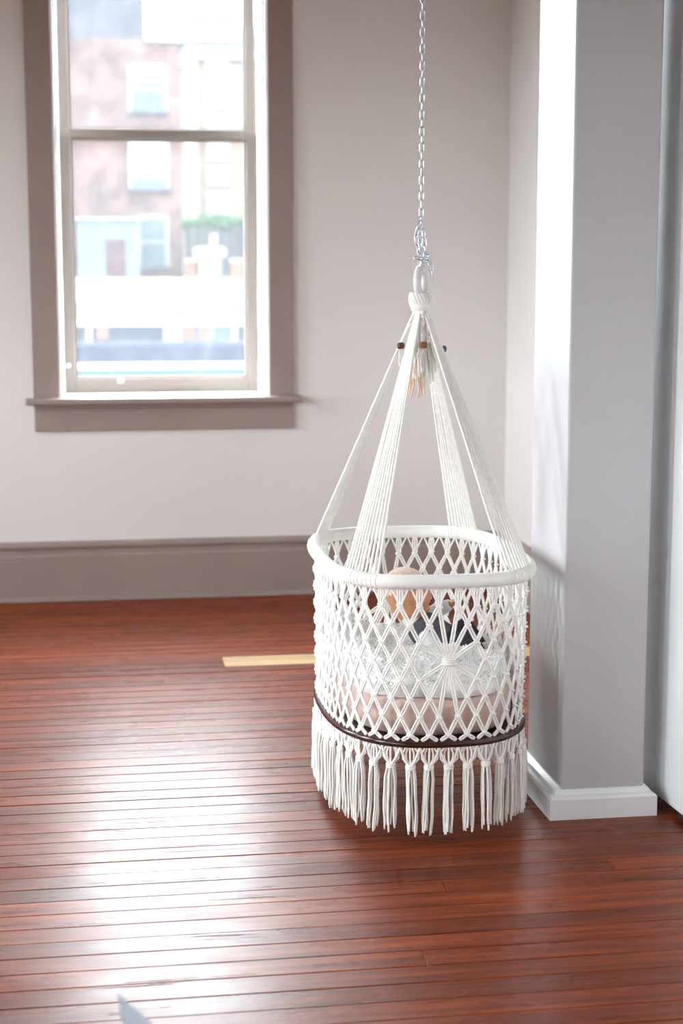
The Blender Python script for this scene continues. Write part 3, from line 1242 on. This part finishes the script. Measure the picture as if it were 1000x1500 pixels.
M['roofing'] = simple('pale_roofing', (0.0629, 0.0644, 0.0597), .8, .15, .8)
M['lawn'] = simple('mossy_turf', (0.0299, 0.0377, 0.0164), .9, .25, 3)
M['ground'] = simple('asphalt_ground', (0.0205, 0.0205, 0.0205), .9, .1, .2)
M['teal'] = simple('teal_flashing', (0.0103, 0.0250, 0.0282), .5)

for k in ('brick', 'brick_dark', 'cream', 'stone', 'blind', 'far_glass', 'shed', 'door_red', 'hedge', 'fence', 'salmon', 'blue', 'roofing', 'lawn', 'ground', 'teal'):
    M[k].node_tree.nodes['Principled BSDF'].inputs['Specular IOR Level'].default_value = 0      # weathered matt surfaces

g = MB().box(-150, 150, WALL_Y + WALL_T + .3, 200, -4.2, -4.0)
g.box(-150, ROOM_X0 - WALL_T - .3, -150, WALL_Y + WALL_T + .3, -4.2, -4.0)
tag(g.build('outside_ground', M['ground']), 'grey paved ground outside the windows', kind='structure')


def part(name, parent, mt, *b, bev=0):
    return MB().box(*b, bev).build(name, M[mt], parent)


# brick house
bh = tag(empty('brick_house', (0, 60, -4)), 'old weathered brick house seen through the sash window', 'building')
part('wall', bh, 'brick', -14, 3.30, 0, 10, 0, 13.7)
part('upper_storey', bh, 'brick_dark', -14, 2.08, .4, 10, 13.7, 16.2)
part('coping', bh, 'stone', 2.08, 3.42, -.1, 10, 13.62, 13.76)
for (x0, x1, z0, z1) in ((1.51, 2.74, 7.23, 8.76), (1.48, 2.77, 4.55, 6.21), (1.74, 2.73, 1.77, 3.51), (-2.6, -1.4, 7.23, 8.76), (-2.6, -1.4, 4.55, 6.21), (-5.6, -4.4, 7.23, 8.76), (-5.6, -4.4, 4.55, 6.21)):
    f = MB()
    a, b_, c0, c1 = x0, x1, z0 + 4, z1 + 4
    f.box(a - .06, a + .04, -.06, .12, c0, c1)
    f.box(b_ - .04, b_ + .06, -.06, .12, c0, c1)
    f.box(a, b_, -.06, .12, c1 - .05, c1 + .06)
    f.box(a, b_, -.05, .12, (c0 + c1) / 2 - .03, (c0 + c1) / 2 + .03)
    fo = f.build('window', M['blind'], bh)
    part('pane', fo, 'far_glass', a, b_, -.02, .05, c0, c1)
    if z0 > 4:
        hgt = .35 if z0 > 7 else .8
        part('blind', fo, 'blind', a + .04, b_ - .04, -.045, -.025, c1 - (c1 - c0) * hgt, c1 - .05)
    part('window_ledge', bh, 'brick_dark', a - .12, b_ + .12, -.16, .1, c0 - .13, c0)

sh = tag(empty('board_shed', (.62, 58, -4)), 'pale blue boarded shed with a dark doorway against the brick house', 'shed')
part('body', sh, 'shed', -1.05, 1.06, 0, 1.7, 5.3, 7.34)
part('foundation', sh, 'stone', -1.05, 1.06, 0, 1.7, 0, 5.3)
part('door', sh, 'door_red', -.09, .59, -.04, .05, 5.36, 6.70)
for i in range(12):
    x = -1.05 + i * .176
    if -.2 < x + .08 < .68:
        continue
    part('board', sh, 'shed', x + .01, x + .166, -.025, .02, 5.3, 7.34)
part('roof', sh, 'roofing', -1.15, 1.16, -.15, 1.75, 7.34, 7.42)

# pale apartment house
ah = tag(empty('apartment_house', (7, 80, -4)), 'pale peach apartment house with a white cornice beyond the brick house', 'building')
part('wall', ah, 'cream', -2.3, 9, 0, 10, 0, 15.6)
part('corner_pilaster', ah, 'stone', -2.36, -1.88, -.25, 1, 0, 15.6)
cn = MB()
cn.box(-2.4, 9.1, -.3, 10.1, 15.55, 16.3)
cn.box(-2.7, 9.4, -.7, 10.4, 16.3, 16.55)
cn.box(-2.9, 9.6, -.9, 10.6, 16.55, 17.0)
cn.build('cornice', M['stone'], ah)
part('roof_hut', ah, 'shed', -2.1, .3, 2, 5, 17.0, 17.9)
for r, (z0, z1) in enumerate(((10.69, 11.46), (9.33, 10.26), (8.12, 8.93), (6.87, 7.82), (5.75, 6.54), (4.39, 5.29), (3.0, 3.9))):
    for cx in (-.87, 1.6, 4.1, 6.6):
        fo = part('window', ah, 'stone', cx - .55, cx + .55, -.12, .05, z0 + 3.95, z1 + 4.05)
        part('pane', fo, 'blind', cx - .45, cx + .45, -.14, -.10, z0 + 4.05, z1 + 3.95)

# ivy fence
fe = tag(empty('board_fence', (4.6, 59, -4)), 'dark grey board fence topped with ivy beside the brick house', 'fence')
part('foundation', fe, 'stone', -1.3, 6, 0, .3, 0, 5.4)
for i in range(24):
    part('board', fe, 'fence', -1.3 + i * .30, -1.3 + i * .30 + .28, -.04, .02 + .02 * (i % 2), 5.4, 7.2)
iv = MB()
random.seed(8)
for i in range(160):
    iv.ball((random.uniform(-1.3, 5.8), random.uniform(-.1, .3), 7.3 + random.uniform(-.12, .2)), random.uniform(.1, .22), None, 7, 5)
tag(iv.build('ivy', M['hedge'], fe), 'green ivy along the fence top', kind='stuff')

# terraces stepping down to the window
def terrace(name, label, mt, cap, x0, x1, y0, y1, z):
    r = tag(empty(name, ((x0 + x1) / 2, (y0 + y1) / 2, -4)), label, 'roof')
    hx, hy = (x1 - x0) / 2, (y1 - y0) / 2
    part('body', r, mt, -hx, hx, -hy, hy, 0, z + 4 - .1)
    part('coping', r, cap, -hx - .1, hx + .1, -hy - .08, -hy + .35, z + 4 - .1, z + 4 + .03)
    part('deck', r, 'roofing', -hx, hx, -hy + .35, hy, z + 4 - .1, z + 4)
    return r


terrace('flat_roof', 'pale flat roof in front of the brick house', 'stone', 'stone', -9, 11, 42, 57.8, 1.36)
terrace('flat_roof', 'lower pale flat roof with a thin shadowed edge', 'roofing', 'stone', -9, 11, 36, 41.9, .98)
terrace('flat_roof', 'lowest pale flat roof behind the white railing', 'stone', 'roofing', -9, 11, 31, 35.9, .55)
tp = tag(empty('turf_bed', (4.2, 33.6, .551)), 'mossy green bed on the lowest flat roof', 'planter')
part('turf', tp, 'lawn', -2.4, 4, -.5, 1.9, 0, .22)
part('kerb', tp, 'stone', -2.5, 4.1, -.6, -.5, 0, .16)
rl = tag(empty('railing', (1, 30, -4)), 'white railing with square posts and dark infill beyond the window', 'railing')
part('foundation', rl, 'stone', -8, 8, -.05, .9, 0, 4.2)
part('top_rail', rl, 'stone', -8, 8, -.05, .05, 4.58, 4.68)
part('bottom_rail', rl, 'stone', -8, 8, -.05, .05, 4.21, 4.31)
for x in (-7, -5.5, -4, -2.6, -1.06, .33, .55, 1.56, 3, 4.5, 6, 7.5):
    part('post', rl, 'stone', x - .045, x + .045, -.06, .06, 4.2, 4.68)
for i, (x0, x1) in enumerate(((-2.5, -1.1), (-1.0, .28), (.60, 1.5), (1.62, 2.9), (-4, -2.6), (3, 4.4))):
    part('infill', rl, ('fence', 'blue', 'far_glass')[i % 3], x0, x1, .0, .02, 4.31, 4.58)
for x, z in ((-.82, 4.46), (.72, 4.45), (1.02, 4.44)):
    part('reflector', rl, 'salmon', x - .1, x + .1, -.03, 0, z - .1, z + .1)
nw_ = tag(empty('parapet_wall', (1, 28, -4)), 'navy clad parapet with white ledge just beyond the window', 'parapet')
part('cladding', nw_, 'blue', -8, 8, 0, 1.8, 0, 4.31)
part('ledge', nw_, 'stone', -8, 8, -2, 0, 0, 4.03)
part('flashing', nw_, 'teal', -8, 8, -2.06, -2, 3.9, 4.04)
part('sill', nw_, 'stone', -8, 8, -3.4, -2.06, 0, 3.92)

# chimney pot and low walls
ch = tag(empty('vent_stack', (3.2, 45, 1.392)), 'white capped round vent stack with a slim pipe on the flat roof', 'vent')
MB().lathe([(.30, 0), (.32, .06), (.30, .12), (.31, .52)], (0, 0, 0), 20).build('body', M['roofing'], ch)
MB().lathe([(.34, .52), (.43, .58), (.44, .74), (.38, .82), (.08, .84)], (0, 0, 0), 20).build('cap', M['stone'], ch)
MB().lathe([(.085, .84), (.085, 1.16), (.06, 1.19)], (.1, 0, 0), 12).build('pipe', M['stone'], ch)
for (x0, x1, y, h, lab) in ((2.66, 2.88, 46.5, .56, 'narrow salmon block beside the vent stack'), (3.72, 6.2, 44.3, .54, 'long salmon low wall beside the vent stack')):
    b = tag(empty('salmon_wall', ((x0 + x1) / 2, y, 1.362)), lab, 'wall')
    hx = (x1 - x0) / 2
    part('body', b, 'salmon', -hx, hx, -.15, .15, 0, h - .08)
    part('coping', b, 'stone', -hx - .03, hx + .03, -.18, .18, h - .08, h)

# grey armrest built last, close to the camera
a = MB()
prof = [((-.034, .25, .485)), ]
a.add([(-.034, .25, .485), (.242, -.35, .470), (.038, -.35, .470), (-.030, .235, .455), (.230, -.35, .430), (.050, -.35, .430)],
      [(0, 2, 1), (3, 4, 5), (0, 3, 5, 2), (0, 1, 4, 3), (2, 5, 4, 1)])
a.build('arm', M['greywood'], arm)
MB().box(.10, .16, -.34, -.28, .0007, .45, .004).build('post', M['greywood'], arm)
